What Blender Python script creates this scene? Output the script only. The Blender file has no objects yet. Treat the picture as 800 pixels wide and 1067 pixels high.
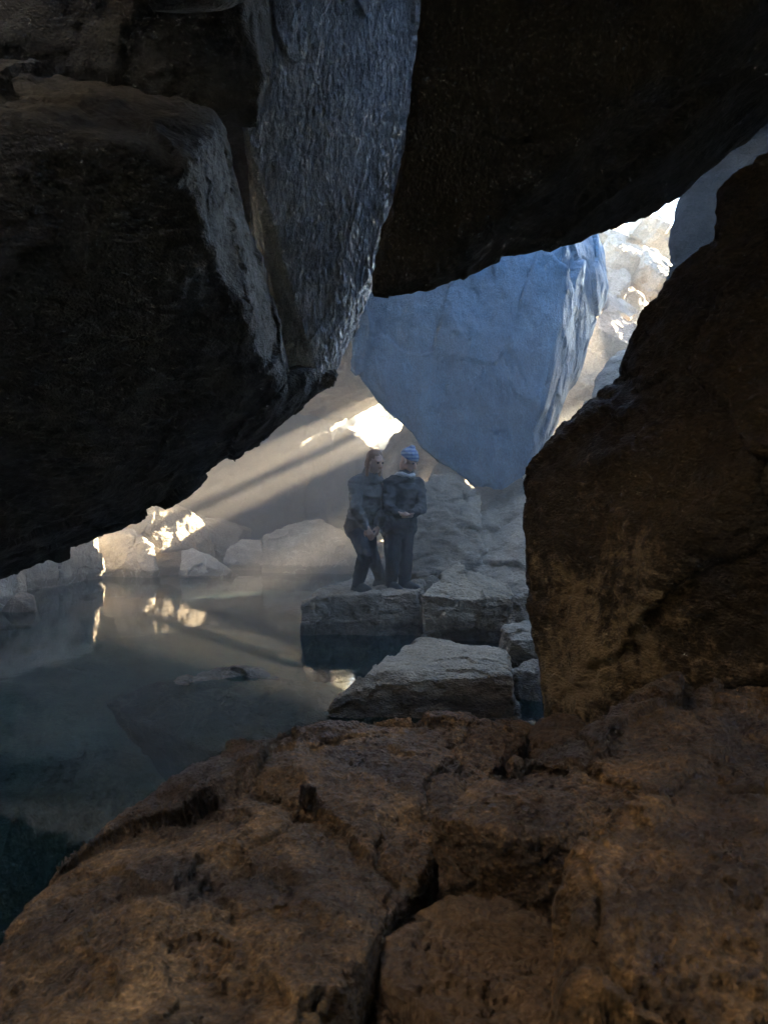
import bpy, bmesh, math, random
import numpy as np
from mathutils import Vector, Matrix

random.seed(7)
S = bpy.context.scene
COL = S.collection

# ------------------------------------------------------------------ camera frame
CAM_H = 1.54
FPX = 776.0
PITCH = math.atan((533.5 - 500.0) / FPX)          # looking slightly down


def P(px, py, D):
    """world point at forward distance D seen at picture position px, py"""
    u, v = (px - 400.0) / FPX, (533.5 - py) / FPX
    c, s = math.cos(-PITCH), math.sin(-PITCH)
    y = c - s * v
    z = s + c * v
    return Vector((u / y * D, D, CAM_H + z / y * D))


def W(x, y, z):
    return Vector((x, y, z))


# ------------------------------------------------------------------ numpy noise
U = np.uint32


def _hash(ix, iy, iz, seed):
    h = ix.astype(U) * U(374761393) + iy.astype(U) * U(668265263) + iz.astype(U) * U(1440662683) + U((seed * 974634533) & 0xFFFFFFFF)
    h = (h ^ (h >> U(13))) * U(1274126177)
    h = (h ^ (h >> U(16))) * U(2246822519)
    return h ^ (h >> U(15))


def vnoise(p, seed=0):
    p = p.astype(np.float32)
    i = np.floor(p).astype(np.int32)
    f = p - i
    w = f * f * f * (f * (f * 6 - 15) + 10)
    x, y, z = i[:, 0], i[:, 1], i[:, 2]
    out = np.zeros(len(p), dtype=np.float32)
    for dx in (0, 1):
        wx = w[:, 0] if dx else 1 - w[:, 0]
        for dy in (0, 1):
            wxy = wx * (w[:, 1] if dy else 1 - w[:, 1])
            for dz in (0, 1):
                wz = w[:, 2] if dz else 1 - w[:, 2]
                out += wxy * wz * (_hash(x + dx, y + dy, z + dz, seed).astype(np.float32) * np.float32(1 / 2147483648.0) - 1)
    return out.astype(float)


def fbm(p, octaves=4, seed=0, gain=0.5):
    a, t, out = 1.0, 0.0, np.zeros(len(p))
    q = p.copy()
    for o in range(octaves):
        out += a * vnoise(q, seed + o * 17)
        t += a
        a *= gain
        q = q * 2.03 + 11.3
    return out / t * 1.6


def ridge(p, octaves=4, seed=0):
    a, t, out = 1.0, 0.0, np.zeros(len(p))
    q = p.copy()
    for o in range(octaves):
        out += a * (1 - 2 * np.abs(vnoise(q, seed + o * 17)))
        t += a
        a *= 0.5
        q = q * 2.1 + 5.7
    return out / t


def facets(p, seed=0):
    """each random cell carries its own tilted plane: broken, chipped stone"""
    p = p.astype(np.float32)
    i = np.floor(p).astype(np.int32)
    f = p - i
    best = np.full(len(p), 1e9, dtype=np.float32)
    hb = np.zeros(len(p), dtype=U)
    bd = np.zeros((len(p), 3), dtype=np.float32)
    k = np.float32(1 / 1024.0)
    for dx in (-1, 0, 1):
        for dy in (-1, 0, 1):
            for dz in (-1, 0, 1):
                h = _hash(i[:, 0] + dx, i[:, 1] + dy, i[:, 2] + dz, seed)
                a = f[:, 0] - dx - (h & U(1023)).astype(np.float32) * k
                b = f[:, 1] - dy - ((h >> U(10)) & U(1023)).astype(np.float32) * k
                c = f[:, 2] - dz - ((h >> U(20)) & U(1023)).astype(np.float32) * k
                d = a * a + b * b + c * c
                m = d < best
                best[m] = d[m]
                hb[m] = h[m]
                bd[m, 0] = a[m]; bd[m, 1] = b[m]; bd[m, 2] = c[m]
    h2 = (hb ^ U(0x9E3779B9)) * U(2654435761)
    h2 = h2 ^ (h2 >> U(15))
    gg = np.stack([((h2 >> U(s)) & U(1023)).astype(np.float32) * 2 * k - 1 for s in (0, 10, 20)], 1)
    off = ((hb * U(40503)) >> U(16)).astype(np.float32) / 32768.0 - 1
    return ((gg * bd).sum(1) * 0.8 + off * 0.35).astype(float)


# ------------------------------------------------------------------ mesh helpers
def link(name, me, mat=None, parent=None):
    o = bpy.data.objects.new(name, me)
    COL.objects.link(o)
    if mat:
        me.materials.append(mat)
    if parent:
        o.parent = parent
        o.matrix_parent_inverse = Matrix.Translation(-parent.location)
    return o


def tag(o, label=None, cat=None, group=None, kind=None):
    if label: o['label'] = label
    if cat: o['category'] = cat
    if group: o['group'] = group
    if kind: o['kind'] = kind
    return o


def hull_into(bm, pts):
    vs = [bm.verts.new(p) for p in pts]
    r = bmesh.ops.convex_hull(bm, input=vs)
    junk = [g for g in set(r['geom_interior']) | set(r['geom_unused']) if isinstance(g, bmesh.types.BMVert) and g.is_valid]
    if junk:
        bmesh.ops.delete(bm, geom=junk, context='VERTS')


_SPH = None


def sphere_pts(c, r, sc=(1, 1, 1), rot=None):
    global _SPH
    if _SPH is None:
        b = bmesh.new()
        bmesh.ops.create_icosphere(b, subdivisions=2, radius=1)
        _SPH = [v.co.copy() for v in b.verts]
        b.free()
    out = []
    for v in _SPH:
        q = Vector((v.x * sc[0] * r, v.y * sc[1] * r, v.z * sc[2] * r))
        if rot: q = rot @ q
        out.append(q + Vector(c))
    return out


def capsule(bm, a, b, ra, rb):
    hull_into(bm, sphere_pts(a, ra) + sphere_pts(b, rb))


def chain(bm, pts):
    """pts: (point, radius) ... a tapering limb"""
    for (a, ra), (b, rb) in zip(pts, pts[1:]):
        capsule(bm, a, b, ra, rb)


def remeshed(bm, voxel):
    me = bpy.data.meshes.new('tmp')
    bm.to_mesh(me)
    bm.free()
    o = bpy.data.objects.new('tmp', me)
    COL.objects.link(o)
    m = o.modifiers.new('r', 'REMESH')
    m.mode = 'VOXEL'
    m.voxel_size = voxel
    m.adaptivity = 0.0
    dg = bpy.context.evaluated_depsgraph_get()
    out = bpy.data.meshes.new_from_object(o.evaluated_get(dg))
    bpy.data.objects.remove(o)
    bpy.data.meshes.remove(me)
    a, n = coords(out), normals(out)
    if ((a - a.mean(0)) * n).sum(1).mean() < 0:
        out.flip_normals()
        out.update()
    return out


def coords(me):
    a = np.empty(len(me.vertices) * 3)
    me.vertices.foreach_get('co', a)
    return a.reshape(-1, 3)


def set_coords(me, a):
    me.vertices.foreach_set('co', a.ravel())
    me.update()


def normals(me):
    a = np.empty(len(me.vertices) * 3, dtype=np.float32)
    me.vertex_normals.foreach_get('vector', a)
    return a.reshape(-1, 3).astype(float)


def smooth_mesh(me, n, f=0.5):
    e = np.empty(len(me.edges) * 2, dtype=np.int32)
    me.edges.foreach_get('vertices', e)
    e = e.reshape(-1, 2)
    a = coords(me)
    N = len(a)
    cnt = np.bincount(e.ravel(), minlength=N)[:, None].clip(1)
    for _ in range(n):
        s = np.stack([np.bincount(e[:, 0], a[e[:, 1], k], N) + np.bincount(e[:, 1], a[e[:, 0], k], N) for k in range(3)], 1)
        a = a + f * (s / cnt - a)
    set_coords(me, a)


def displace(me, ops, seed):
    for k, (kind, freq, amp, octv) in enumerate(ops):
        a, n = coords(me), normals(me)
        fr = np.array(freq if isinstance(freq, (tuple, list)) else (freq,) * 3, dtype=float)
        p = a * fr + seed * 3.17
        if kind == 'fbm':
            d = fbm(p, octv, seed + k)
        elif kind == 'ridge':
            d = ridge(p, octv, seed + k)
        elif kind == 'facet':
            wob = np.stack([vnoise(p * 2.3 + 7 * j, seed + j) for j in range(3)], 1) * 0.18
            d = facets(p + wob, seed + k)
        elif kind == 'pit':
            d = -np.clip(fbm(p, octv, seed + k) - 0.15, 0, 1)
        elif kind == 'crack':
            w = np.abs(fbm(p, octv, seed + k))
            d = -np.exp(-(w / 0.045) ** 2)
        set_coords(me, a + n * (d * amp)[:, None])


def finish(me):
    me.polygons.foreach_set('use_smooth', np.ones(len(me.polygons), dtype=bool))


_n = [0]


def rock(name, hulls, voxel, ops, mat, label=None, cat=None, group=None, kind=None, sm=3, seed=None):
    _n[0] += 1
    seed = _n[0] if seed is None else seed
    bm = bmesh.new()
    for h in hulls:
        hull_into(bm, h)
    me = remeshed(bm, voxel)
    if sm: smooth_mesh(me, sm)
    displace(me, ops, seed)
    finish(me)
    me.name = name
    a = coords(me)
    mn, mx = a.min(0), a.max(0)
    base = np.array([(mn[0] + mx[0]) / 2, (mn[1] + mx[1]) / 2, mn[2]])
    set_coords(me, a - base)
    o = link(name, me, mat)
    o.location = base
    return tag(o, label, cat, group, kind or 'thing')


# ------------------------------------------------------------------ materials
class NT:
    def __init__(s, name):
        s.m = bpy.data.materials.new(name)
        s.m.use_nodes = True
        s.t = s.m.node_tree
        s.t.nodes.clear()
        s.out = s.n('ShaderNodeOutputMaterial')

    def n(s, typ, **kw):
        x = s.t.nodes.new(typ)
        for k, v in kw.items():
            if hasattr(x, k):
                setattr(x, k, v)
        return x

    def l(s, a, b):
        s.t.links.new(a, b)

    def val(s, node, **kw):
        for k, v in kw.items():
            node.inputs[k.replace('_', ' ')].default_value = v
        return node

    def noise(s, vec, scale, detail=6, rough=0.6, dist=0.0):
        x = s.n('ShaderNodeTexNoise')
        x.inputs['Scale'].default_value = scale
        x.inputs['Detail'].default_value = detail
        x.inputs['Roughness'].default_value = rough
        x.inputs['Distortion'].default_value = dist
        s.l(vec, x.inputs['Vector'])
        return x.outputs[0]

    def ramp(s, fac, stops):
        x = s.n('ShaderNodeValToRGB')
        cr = x.color_ramp
        while len(cr.elements) > 1:
            cr.elements.remove(cr.elements[-1])
        for i, (p, c) in enumerate(stops):
            e = cr.elements[0] if i == 0 else cr.elements.new(p)
            e.position = p
            e.color = (*c, 1) if len(c) == 3 else c
        s.l(fac, x.inputs[0])
        return x.outputs[0]

    def mix(s, fac, a, b, mode='MIX'):
        x = s.n('ShaderNodeMix')
        x.data_type = 'RGBA'
        x.blend_type = mode
        for sock, v in ((x.inputs[0], fac), (x.inputs[6], a), (x.inputs[7], b)):
            if isinstance(v, (int, float)):
                sock.default_value = v
            elif isinstance(v, tuple):
                sock.default_value = (*v, 1)
            else:
                s.l(v, sock)
        return x.outputs[2]

    def math(s, op, a, b=None):
        x = s.n('ShaderNodeMath')
        x.operation = op
        for sock, v in zip(x.inputs, (a, b)):
            if v is None: continue
            if isinstance(v, (int, float)): sock.default_value = v
            else: s.l(v, sock)
        return x.outputs[0]

    def pos(s, scale=(1, 1, 1), loc=(0, 0, 0)):
        g = s.n('ShaderNodeNewGeometry')
        m = s.n('ShaderNodeMapping')
        m.inputs['Scale'].default_value = scale
        m.inputs['Location'].default_value = loc
        s.l(g.outputs['Position'], m.inputs['Vector'])
        return m.outputs[0]


def g(*c):
    return c if len(c) == 3 else (c[0],) * 3


def rock_mat(name, dark, mid, light, tex=1.0, stretch=(1, 1, 1), rough=(0.45, 0.85), bump=0.6, grain=0.006,
             spots=None, spot_cut=0.6, spec=0.5, veins=0.0, region=None, stain=None, speckle=(0.55, 1.25), wet=False):
    t = NT(name)
    v = t.pos(stretch)
    big = t.noise(v, 0.9 * tex, 5, 0.55, 0.3)
    med = t.noise(v, 5.0 * tex, 8, 0.68, 0.4)
    fine = t.noise(v, 42.0 * tex, 6, 0.7)
    f = t.math('ADD', t.math('MULTIPLY', big, 0.45), t.math('MULTIPLY', med, 0.4))
    f = t.math('ADD', f, t.math('MULTIPLY', fine, 0.15))
    col = t.ramp(f, [(0.34, dark), (0.5, mid), (0.66, light)])
    speck = t.ramp(fine, [(0.3, g(speckle[0])), (0.55, g(1.0)), (0.72, g(speckle[1]))])
    col = t.mix(0.8, col, speck, 'MULTIPLY')
    if spots:                                           # mineral crust / lichen patches
        n2 = t.noise(t.pos((1, 1, 1), (4, 9, 2)), 2.6, 9, 0.75, 0.5)
        s2 = t.noise(t.pos((1, 1, 1), (1, 3, 7)), 24.0, 5, 0.7)
        m = t.math('ADD', n2, t.math('MULTIPLY', t.math('SUBTRACT', s2, 0.5), 0.5))
        if region:                                      # where on the stone the crust grows: a soft ball in world space
            gp = t.n('ShaderNodeNewGeometry')
            ds = t.n('ShaderNodeVectorMath'); ds.operation = 'DISTANCE'
            t.l(gp.outputs['Position'], ds.inputs[0]); ds.inputs[1].default_value = region[0]
            fall = t.math('SUBTRACT', 1.0, t.math('DIVIDE', ds.outputs['Value'], region[1]))
            m = t.math('ADD', m, t.math('MULTIPLY', fall, 0.28))
        m = t.ramp(m, [(spot_cut, g(0.0)), (spot_cut + 0.14, g(1.0))])
        col = t.mix(m, col, spots)
    if stain:                                           # damp, blackened areas with their own outline
        sn = t.noise(t.pos((1, 1, 1), (3, 1, 8)), 1.7, 7, 0.62, 0.8)
        sm_ = t.ramp(sn, [(0.50, g(0.0)), (0.60, g(1.0))])
        col = t.mix(t.math('MULTIPLY', sm_, 0.8), col, stain)
    if wet:                                             # soaked dark band just above the pool's level
        gz = t.n('ShaderNodeNewGeometry')
        sx = t.n('ShaderNodeSeparateXYZ')
        t.l(gz.outputs['Position'], sx.inputs[0])
        zz = t.math('SUBTRACT', sx.outputs[2], t.math('MULTIPLY', t.noise(t.pos(), 5.0, 4, 0.6), 0.16))
        wm = t.ramp(zz, [(0.0, g(0.62)), (0.035, g(0.5)), (0.06, g(0.0))])
        col = t.mix(wm, col, (0.03, 0.028, 0.022))
    if veins:
        vn = t.noise(t.pos((1, 1, 1), (2, 2, 2)), 2.2, 4, 0.5, 1.2)
        vv = t.math('ABSOLUTE', t.math('SUBTRACT', vn, 0.5))
        vm = t.ramp(vv, [(0.0, g(veins)), (0.018, g(0.0))])
        col = t.mix(vm, col, tuple(min(1, c * 1.9) for c in light))
    b = t.n('ShaderNodeBsdfPrincipled')
    t.l(col, b.inputs['Base Color'])
    r = t.ramp(med, [(0.35, g(rough[0])), (0.7, g(rough[1]))])
    t.l(r, b.inputs['Roughness'])
    b.inputs['Specular IOR Level'].default_value = spec
    # relief: strata, grain, small pits
    vo = t.n('ShaderNodeTexVoronoi')
    vo.inputs['Scale'].default_value = 60.0 * tex
    t.l(v, vo.inputs['Vector'])
    h = t.math('ADD', t.math('MULTIPLY', med, 3.0), t.math('MULTIPLY', fine, 0.9))
    h = t.math('ADD', h, t.math('MULTIPLY', vo.outputs['Distance'], 0.5))
    bp = t.n('ShaderNodeBump')
    bp.inputs['Strength'].default_value = bump
    bp.inputs['Distance'].default_value = grain * 4
    t.l(h, bp.inputs['Height'])
    t.l(bp.outputs[0], b.inputs['Normal'])
    t.l(b.outputs[0], t.out.inputs[0])
    return t.m


def plain_mat(name, c, rough=0.8, noise_s=60, amt=0.35, spec=0.3, stripes=None, sheen=0.0):
    t = NT(name)
    v = t.pos()
    n = t.noise(v, noise_s, 5, 0.6)
    col = t.ramp(n, [(0.3, tuple(x * (1 - amt) for x in c)), (0.7, tuple(min(1, x * (1 + amt)) for x in c))])
    if stripes:
        w = t.n('ShaderNodeTexWave')
        w.bands_direction = 'Z'
        w.inputs['Scale'].default_value = stripes[1]
        w.inputs['Distortion'].default_value = 0.4
        t.l(t.pos(), w.inputs['Vector'])
        col = t.mix(t.ramp(w.outputs[1], [(0.45, g(0.0)), (0.55, g(1.0))]), col, stripes[0])
    b = t.n('ShaderNodeBsdfPrincipled')
    t.l(col, b.inputs['Base Color'])
    b.inputs['Roughness'].default_value = rough
    b.inputs['Specular IOR Level'].default_value = spec
    bp = t.n('ShaderNodeBump')
    bp.inputs['Strength'].default_value = 0.4
    bp.inputs['Distance'].default_value = 0.01
    t.l(t.noise(v, 14, 4, 0.6), bp.inputs['Height'])
    t.l(bp.outputs[0], b.inputs['Normal'])
    t.l(b.outputs[0], t.out.inputs[0])
    return t.m


M_black = rock_mat('wet_black_lava', g(0.012), (0.027, 0.025, 0.0225), (0.065, 0.058, 0.05), 1.0, (1, 1, 1.6), (0.5, 0.85), 0.8, 0.008, spec=0.12)
M_roof = rock_mat('roof_basalt', (0.02, 0.018, 0.016), (0.042, 0.036, 0.032), (0.10, 0.084, 0.068), 0.9, (1, 1, 1), (0.55, 0.9), 0.7, 0.008, spec=0.12)
M_wedge = rock_mat('streaked_basalt', (0.03, 0.036, 0.046), (0.36, 0.42, 0.51), (0.70, 0.75, 0.82), 2.2, (1.6, 1.6, 0.7), (0.12, 0.34), 0.7, 0.008, spec=1.0, speckle=(0.3, 1.5))  # bluish tint puts skylight into the wedge's rock colour
M_right = rock_mat('brown_basalt', (0.022, 0.016, 0.012), (0.055, 0.041, 0.029), (0.12, 0.088, 0.06), 1.1, (1, 1, 1.5), (0.5, 0.9), 0.8, 0.007,
                   spots=(0.24, 0.18, 0.115), spec=0.15, spot_cut=0.60, region=(tuple(P(620, 670, 3.2)), 0.9))
M_fore = rock_mat('rusty_lava', (0.018, 0.012, 0.008), (0.145, 0.083, 0.038), (0.52, 0.31, 0.14), 1.7, (1, 1, 1), (0.25, 0.75), 1.0, 0.007, spec=0.6, stain=(0.045, 0.03, 0.024), speckle=(0.2, 2.1))  # light tone and speckle raised in colour to give golden highlights
M_grey = rock_mat('grey_basalt', (0.11, 0.086, 0.06), (0.26, 0.205, 0.145), (0.44, 0.36, 0.265), 1.0, (1, 1, 1.8), (0.6, 0.95), 0.7, 0.01, veins=0.12, wet=True)
M_pale = rock_mat('pale_crusted_rock', (0.2, 0.18, 0.15), (0.42, 0.38, 0.32), (0.6, 0.555, 0.48), 1.2, (1, 1, 1), (0.6, 0.95), 0.6, 0.01, veins=0.25, wet=True)
M_dim = rock_mat('dark_rusty_lava', (0.02, 0.013, 0.009), (0.08, 0.05, 0.031), (0.2, 0.125, 0.072), 1.15, (1, 1, 1), (0.4, 0.85), 0.9, 0.006, spec=0.35)
M_blue = rock_mat('sky_tinted_basalt', (0.020, 0.055, 0.095), (0.037, 0.098, 0.165), (0.085, 0.185, 0.285), 0.9, (1.6, 1.6, 0.7), (0.45, 0.8), 0.45, 0.012)  # blue of the skylight put into the boulder's base colour
M_out = rock_mat('dry_tan_rock', (0.12, 0.10, 0.08), (0.235, 0.205, 0.165), (0.38, 0.34, 0.28), 0.8, (1, 1, 1), (0.7, 1.0), 0.7, 0.014)
M_block = rock_mat('tan_basalt', (0.13, 0.095, 0.06), (0.31, 0.235, 0.15), (0.5, 0.39, 0.27), 1.0, (1, 1, 1.8), (0.6, 0.95), 0.7, 0.01, wet=True)
M_back = rock_mat('dark_grey_basalt', (0.035, 0.031, 0.026), (0.085, 0.076, 0.064), (0.19, 0.17, 0.145), 1.0, (1, 1, 1.8), (0.6, 0.95), 0.8, 0.014, veins=0.15)
M_bed = rock_mat('pool_bed_rock', (0.07, 0.075, 0.055), (0.16, 0.165, 0.12), (0.28, 0.28, 0.21), 0.8, (1, 1, 1), (0.7, 1.0), 0.6, 0.014)
M_shrub = plain_mat('shrub_leaf', (0.05, 0.055, 0.02), 0.8, 20)

# ------------------------------------------------------------------ light
SUN = Vector((1.4, 0.8, 0.70)).normalized()
EL = math.asin(SUN.z)
AZ = math.atan2(SUN.x, SUN.y)
wd = bpy.data.worlds.new('World')
S.world = wd
wd.use_nodes = True
bg = wd.node_tree.nodes['Background']
sky = wd.node_tree.nodes.new('ShaderNodeTexSky')
sky.sky_type = 'NISHITA'
sky.sun_disc = False
sky.sun_elevation = EL
sky.sun_rotation = AZ
sky.air_density = 1.0
sky.dust_density = 0.1
sky.ozone_density = 3.0
wd.node_tree.links.new(sky.outputs[0], bg.inputs[0])
bg.inputs[1].default_value = 0.065
ld = bpy.data.lights.new('sun', 'SUN')
ld.energy = 5.0
ld.angle = math.radians(0.5)
ld.color = (1.0, 0.86, 0.66)
lo = bpy.data.objects.new('sun', ld)
COL.objects.link(lo)
lo.rotation_euler = SUN.to_track_quat('Z', 'Y').to_euler()
lo.location = SUN * 40

# ------------------------------------------------------------------ terrain with the fissure
def build_terrain():
    nth, nr = 260, 150
    th = np.linspace(0, 2 * np.pi, nth, endpoint=False)
    s = np.concatenate([np.linspace(0.02, 1.3, 110), 1.3 * (1.11 ** np.arange(1, nr - 110 + 1))])
    TH, SS = np.meshgrid(th, s, indexing='ij')
    # superellipse pit around (0, 6.5)
    ca, sa = np.cos(TH), np.sin(TH)
    rx, ry = 7.6, 9.2
    n = 4.0
    rad = 1.0 / ((np.abs(ca) / rx) ** n + (np.abs(sa) / ry) ** n) ** (1 / n)
    X = SS * rad * ca
    Y = 6.5 + SS * rad * sa
    floor = -0.75 - 0.25 * np.cos(X * 0.5)
    rim = 5.3
    k = np.clip((SS - 0.88) / 0.18, 0, 1)
    k = k * k * (3 - 2 * k)
    Z = floor * (1 - k) + rim * k
    # a breach at the back where the ground slopes up and away
    a = np.clip(1 - np.abs(np.arctan2(X - 0.6, np.maximum(Y - 6.5, 0.1)) - 0.27) / 0.66, 0, 1)
    a = np.clip(a * 2.2, 0, 1) * (Y > 12)
    slope = np.clip(0.2 + (Y - 12.5) * 0.62, 0, 1.9) + np.clip(Y - 16.0, 0, 40) * 0.17
    slope = np.minimum(slope, rim + 0.0 * slope)
    Z = Z * (1 - a) + np.minimum(slope, np.where(Y > 12.5, slope, Z)) * a
    pts = np.stack([X.ravel(), Y.ravel(), Z.ravel()], 1)
    amp = 0.12 + 0.35 * np.clip((SS.ravel() - 0.8) / 0.3, 0, 1)
    pts[:, 2] += fbm(pts * 0.7, 4, 3) * amp
    inner = (SS.ravel() < 1.15)
    wx = fbm(pts * 0.8, 4, 8) * 0.35 * inner
    wy = fbm(pts * 0.8, 4, 14) * 0.35 * inner
    pts[:, 0] += wx
    pts[:, 1] += wy
    faces = []
    ns = len(s)
    for i in range(nth):
        j = (i + 1) % nth
        for q in range(ns - 1):
            faces.append((i * ns + q, j * ns + q, j * ns + q + 1, i * ns + q + 1))
    c = len(pts)
    verts = [tuple(p) for p in pts] + [(0, 6.5, float(pts[::ns, 2].mean()))]
    for i in range(nth):
        faces.append((c, ((i + 1) % nth) * ns, i * ns))
    me = bpy.data.meshes.new('ground')
    me.from_pydata(verts, [], faces)
    me.update()
    bm = bmesh.new(); bm.from_mesh(me)
    bmesh.ops.recalc_face_normals(bm, faces=bm.faces)
    bm.to_mesh(me); bm.free()
    finish(me)
    return tag(link('ground', me, M_bed), 'lava ground with the sunken fissure of the cave', None, None, 'structure')


build_terrain()

# water
def build_water():
    t = NT('pool_water')
    bp = t.n('ShaderNodeBump')
    bp.inputs['Strength'].default_value = 0.25
    bp.inputs['Distance'].default_value = 0.012
    h = t.math('ADD', t.noise(t.pos((1.0, 0.7, 1)), 2.2, 3, 0.5, 0.6), t.math('MULTIPLY', t.noise(t.pos(), 9, 2, 0.5), 0.12))
    t.l(h, bp.inputs['Height'])
    fr = t.n('ShaderNodeFresnel')
    fr.inputs['IOR'].default_value = 1.33
    t.l(bp.outputs[0], fr.inputs['Normal'])
    gl = t.n('ShaderNodeBsdfGlossy')
    gl.inputs['Roughness'].default_value = 0.06
    t.l(bp.outputs[0], gl.inputs['Normal'])
    tr = t.n('ShaderNodeBsdfTransparent')
    tr.inputs[0].default_value = (0.40, 0.66, 0.66, 1)
    df = t.n('ShaderNodeBsdfDiffuse')
    df.inputs[0].default_value = (0.014, 0.036, 0.036, 1)
    m1 = t.n('ShaderNodeMixShader'); m1.inputs[0].default_value = 0.32
    t.l(tr.outputs[0], m1.inputs[1]); t.l(df.outputs[0], m1.inputs[2])
    m2 = t.n('ShaderNodeMixShader')
    t.l(fr.outputs[0], m2.inputs[0]); t.l(m1.outputs[0], m2.inputs[1]); t.l(gl.outputs[0], m2.inputs[2])
    t.l(m2.outputs[0], t.out.inputs[0])
    me = bpy.data.meshes.new('water')
    me.from_pydata([(-8.5, -3.5, 0), (8.5, -3.5, 0), (8.5, 16, 0), (-8.5, 16, 0)], [], [(0, 1, 2, 3)])
    tag(link('water', me, t.m), 'still teal water of the hot spring pool', None, None, 'structure')


build_water()

# ------------------------------------------------------------------ the big rocks
BIG = [('facet', 0.9, 0.10, 1), ('fbm', 1.3, 0.06, 5), ('ridge', 3.0, 0.025, 4), ('facet', 4.5, 0.018, 1), ('fbm', 14, 0.010, 3)]
MID = [('facet', 1.8, 0.07, 1), ('fbm', 2.2, 0.04, 5), ('ridge', 6.0, 0.012, 4), ('facet', 7, 0.012, 1)]
SMALL = [('facet', 3.2, 0.045, 1), ('fbm', 3.2, 0.035, 4), ('facet', 9, 0.012, 1), ('ridge', 12.0, 0.006, 3)]

# left overhanging boulder
rock('boulder', [[
    P(-300, 150, 2.6), P(0, 110, 2.65), P(120, 150, 2.7), P(185, 175, 2.9), P(222, 145, 3.2), P(244, 190, 3.5), P(262, 280, 3.9), P(278, 386, 4.3),
    P(215, 445, 4.3), P(100, 520, 4.2), P(0, 565, 4.1), P(-300, 680, 3.8),
    P(300, 412, 5.0), P(250, 468, 5.2), P(165, 528, 5.3), P(60, 582, 5.3), P(0, 602, 5.2), P(-340, 740, 5.0),
    P(-300, 40, 3.5), P(0, 72, 3.5), P(130, 90, 3.5), P(228, 110, 3.8), P(244, 150, 4.0), P(250, 330, 4.9), W(-5.0, 5.8, 3.2)],
    [P(240, 460, 4.6), P(292, 400, 4.6), P(322, 388, 4.9), P(350, 387, 5.25), P(345, 398, 5.3), P(300, 428, 5.3), P(240, 482, 5.3), P(290, 392, 5.2)]],
    0.016, [('facet', 0.9, 0.06, 1), ('fbm', 1.3, 0.05, 5), ('ridge', 3.0, 0.022, 4), ('facet', 4.5, 0.018, 1), ('fbm', 14, 0.010, 3)], M_black, 'huge black overhanging boulder filling the left side above the pool', 'boulder', None, None, 4)
# little hanging nub under it
rock('boulder', [[P(48, 575, 5.0), P(72, 560, 5.0), P(75, 583, 5.05), P(62, 588, 5.05), P(50, 584, 5.1), P(60, 560, 5.4)]], 0.008,
     [('fbm', 8, 0.015, 3)], M_black, 'small dark knob of stone hanging under the edge of the huge left boulder', 'rock')
# upper left slab
rock('rock_slab', [[P(-350, -250, 3.3), P(248, -250, 3.5), P(250, 0, 3.75), P(276, 90, 4.0), P(272, 128, 4.1), P(130, 98, 3.9), P(0, 80, 3.9), P(-350, 40, 3.9),
                    W(-5.5, 6.0, 3.4), W(-0.9, 6.0, 3.6), W(-0.6, 5.6, 5.2), W(-5.5, 6.0, 5.2), W(-5.5, 2.6, 5.2)]],
     0.03, BIG, M_black, 'black roof slab above the bluish ledge in the upper left corner', 'rock slab')
# hanging wedge
WEDGE = [('facet', (1.0, 1.0, 0.4), 0.03, 1), ('ridge', (10, 10, 1.6), 0.007, 3), ('ridge', (34, 34, 7), 0.005, 2), ('fbm', (50, 50, 30), 0.005, 2), ('facet', (34, 34, 18), 0.006, 1)]
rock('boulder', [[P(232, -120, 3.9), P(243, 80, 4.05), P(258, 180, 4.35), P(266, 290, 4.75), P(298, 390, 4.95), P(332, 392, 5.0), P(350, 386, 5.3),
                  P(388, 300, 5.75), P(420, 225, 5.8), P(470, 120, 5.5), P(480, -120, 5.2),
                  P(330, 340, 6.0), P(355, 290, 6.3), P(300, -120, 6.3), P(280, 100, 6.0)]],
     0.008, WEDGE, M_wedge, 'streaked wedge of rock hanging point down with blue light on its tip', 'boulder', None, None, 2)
# ceiling slab
rock('rock_slab', [[P(398, 303, 3.9), P(440, 299, 3.95), P(512, 283, 4.1), P(590, 257, 4.3), P(652, 228, 4.5), P(704, 200, 4.7), P(728, 182, 4.8), P(800, 120, 5.1), P(960, 10, 5.8),
                    P(438, 100, 3.6), P(452, -140, 2.7), P(960, -140, 2.6), P(414, 235, 3.9),
                    W(0.4, 2.6, 5.2), W(4.6, 2.4, 5.4), W(5.0, 4.8, 5.8), W(0.5, 3.7, 5.0)]],
     0.026, [('facet', 0.9, 0.05, 1), ('fbm', 1.3, 0.05, 5), ('ridge', 3.0, 0.025, 4), ('facet', 4.5, 0.018, 1)], M_roof,
     'broad dark ceiling slab crossing the top right of the cave', 'rock slab')
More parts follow.
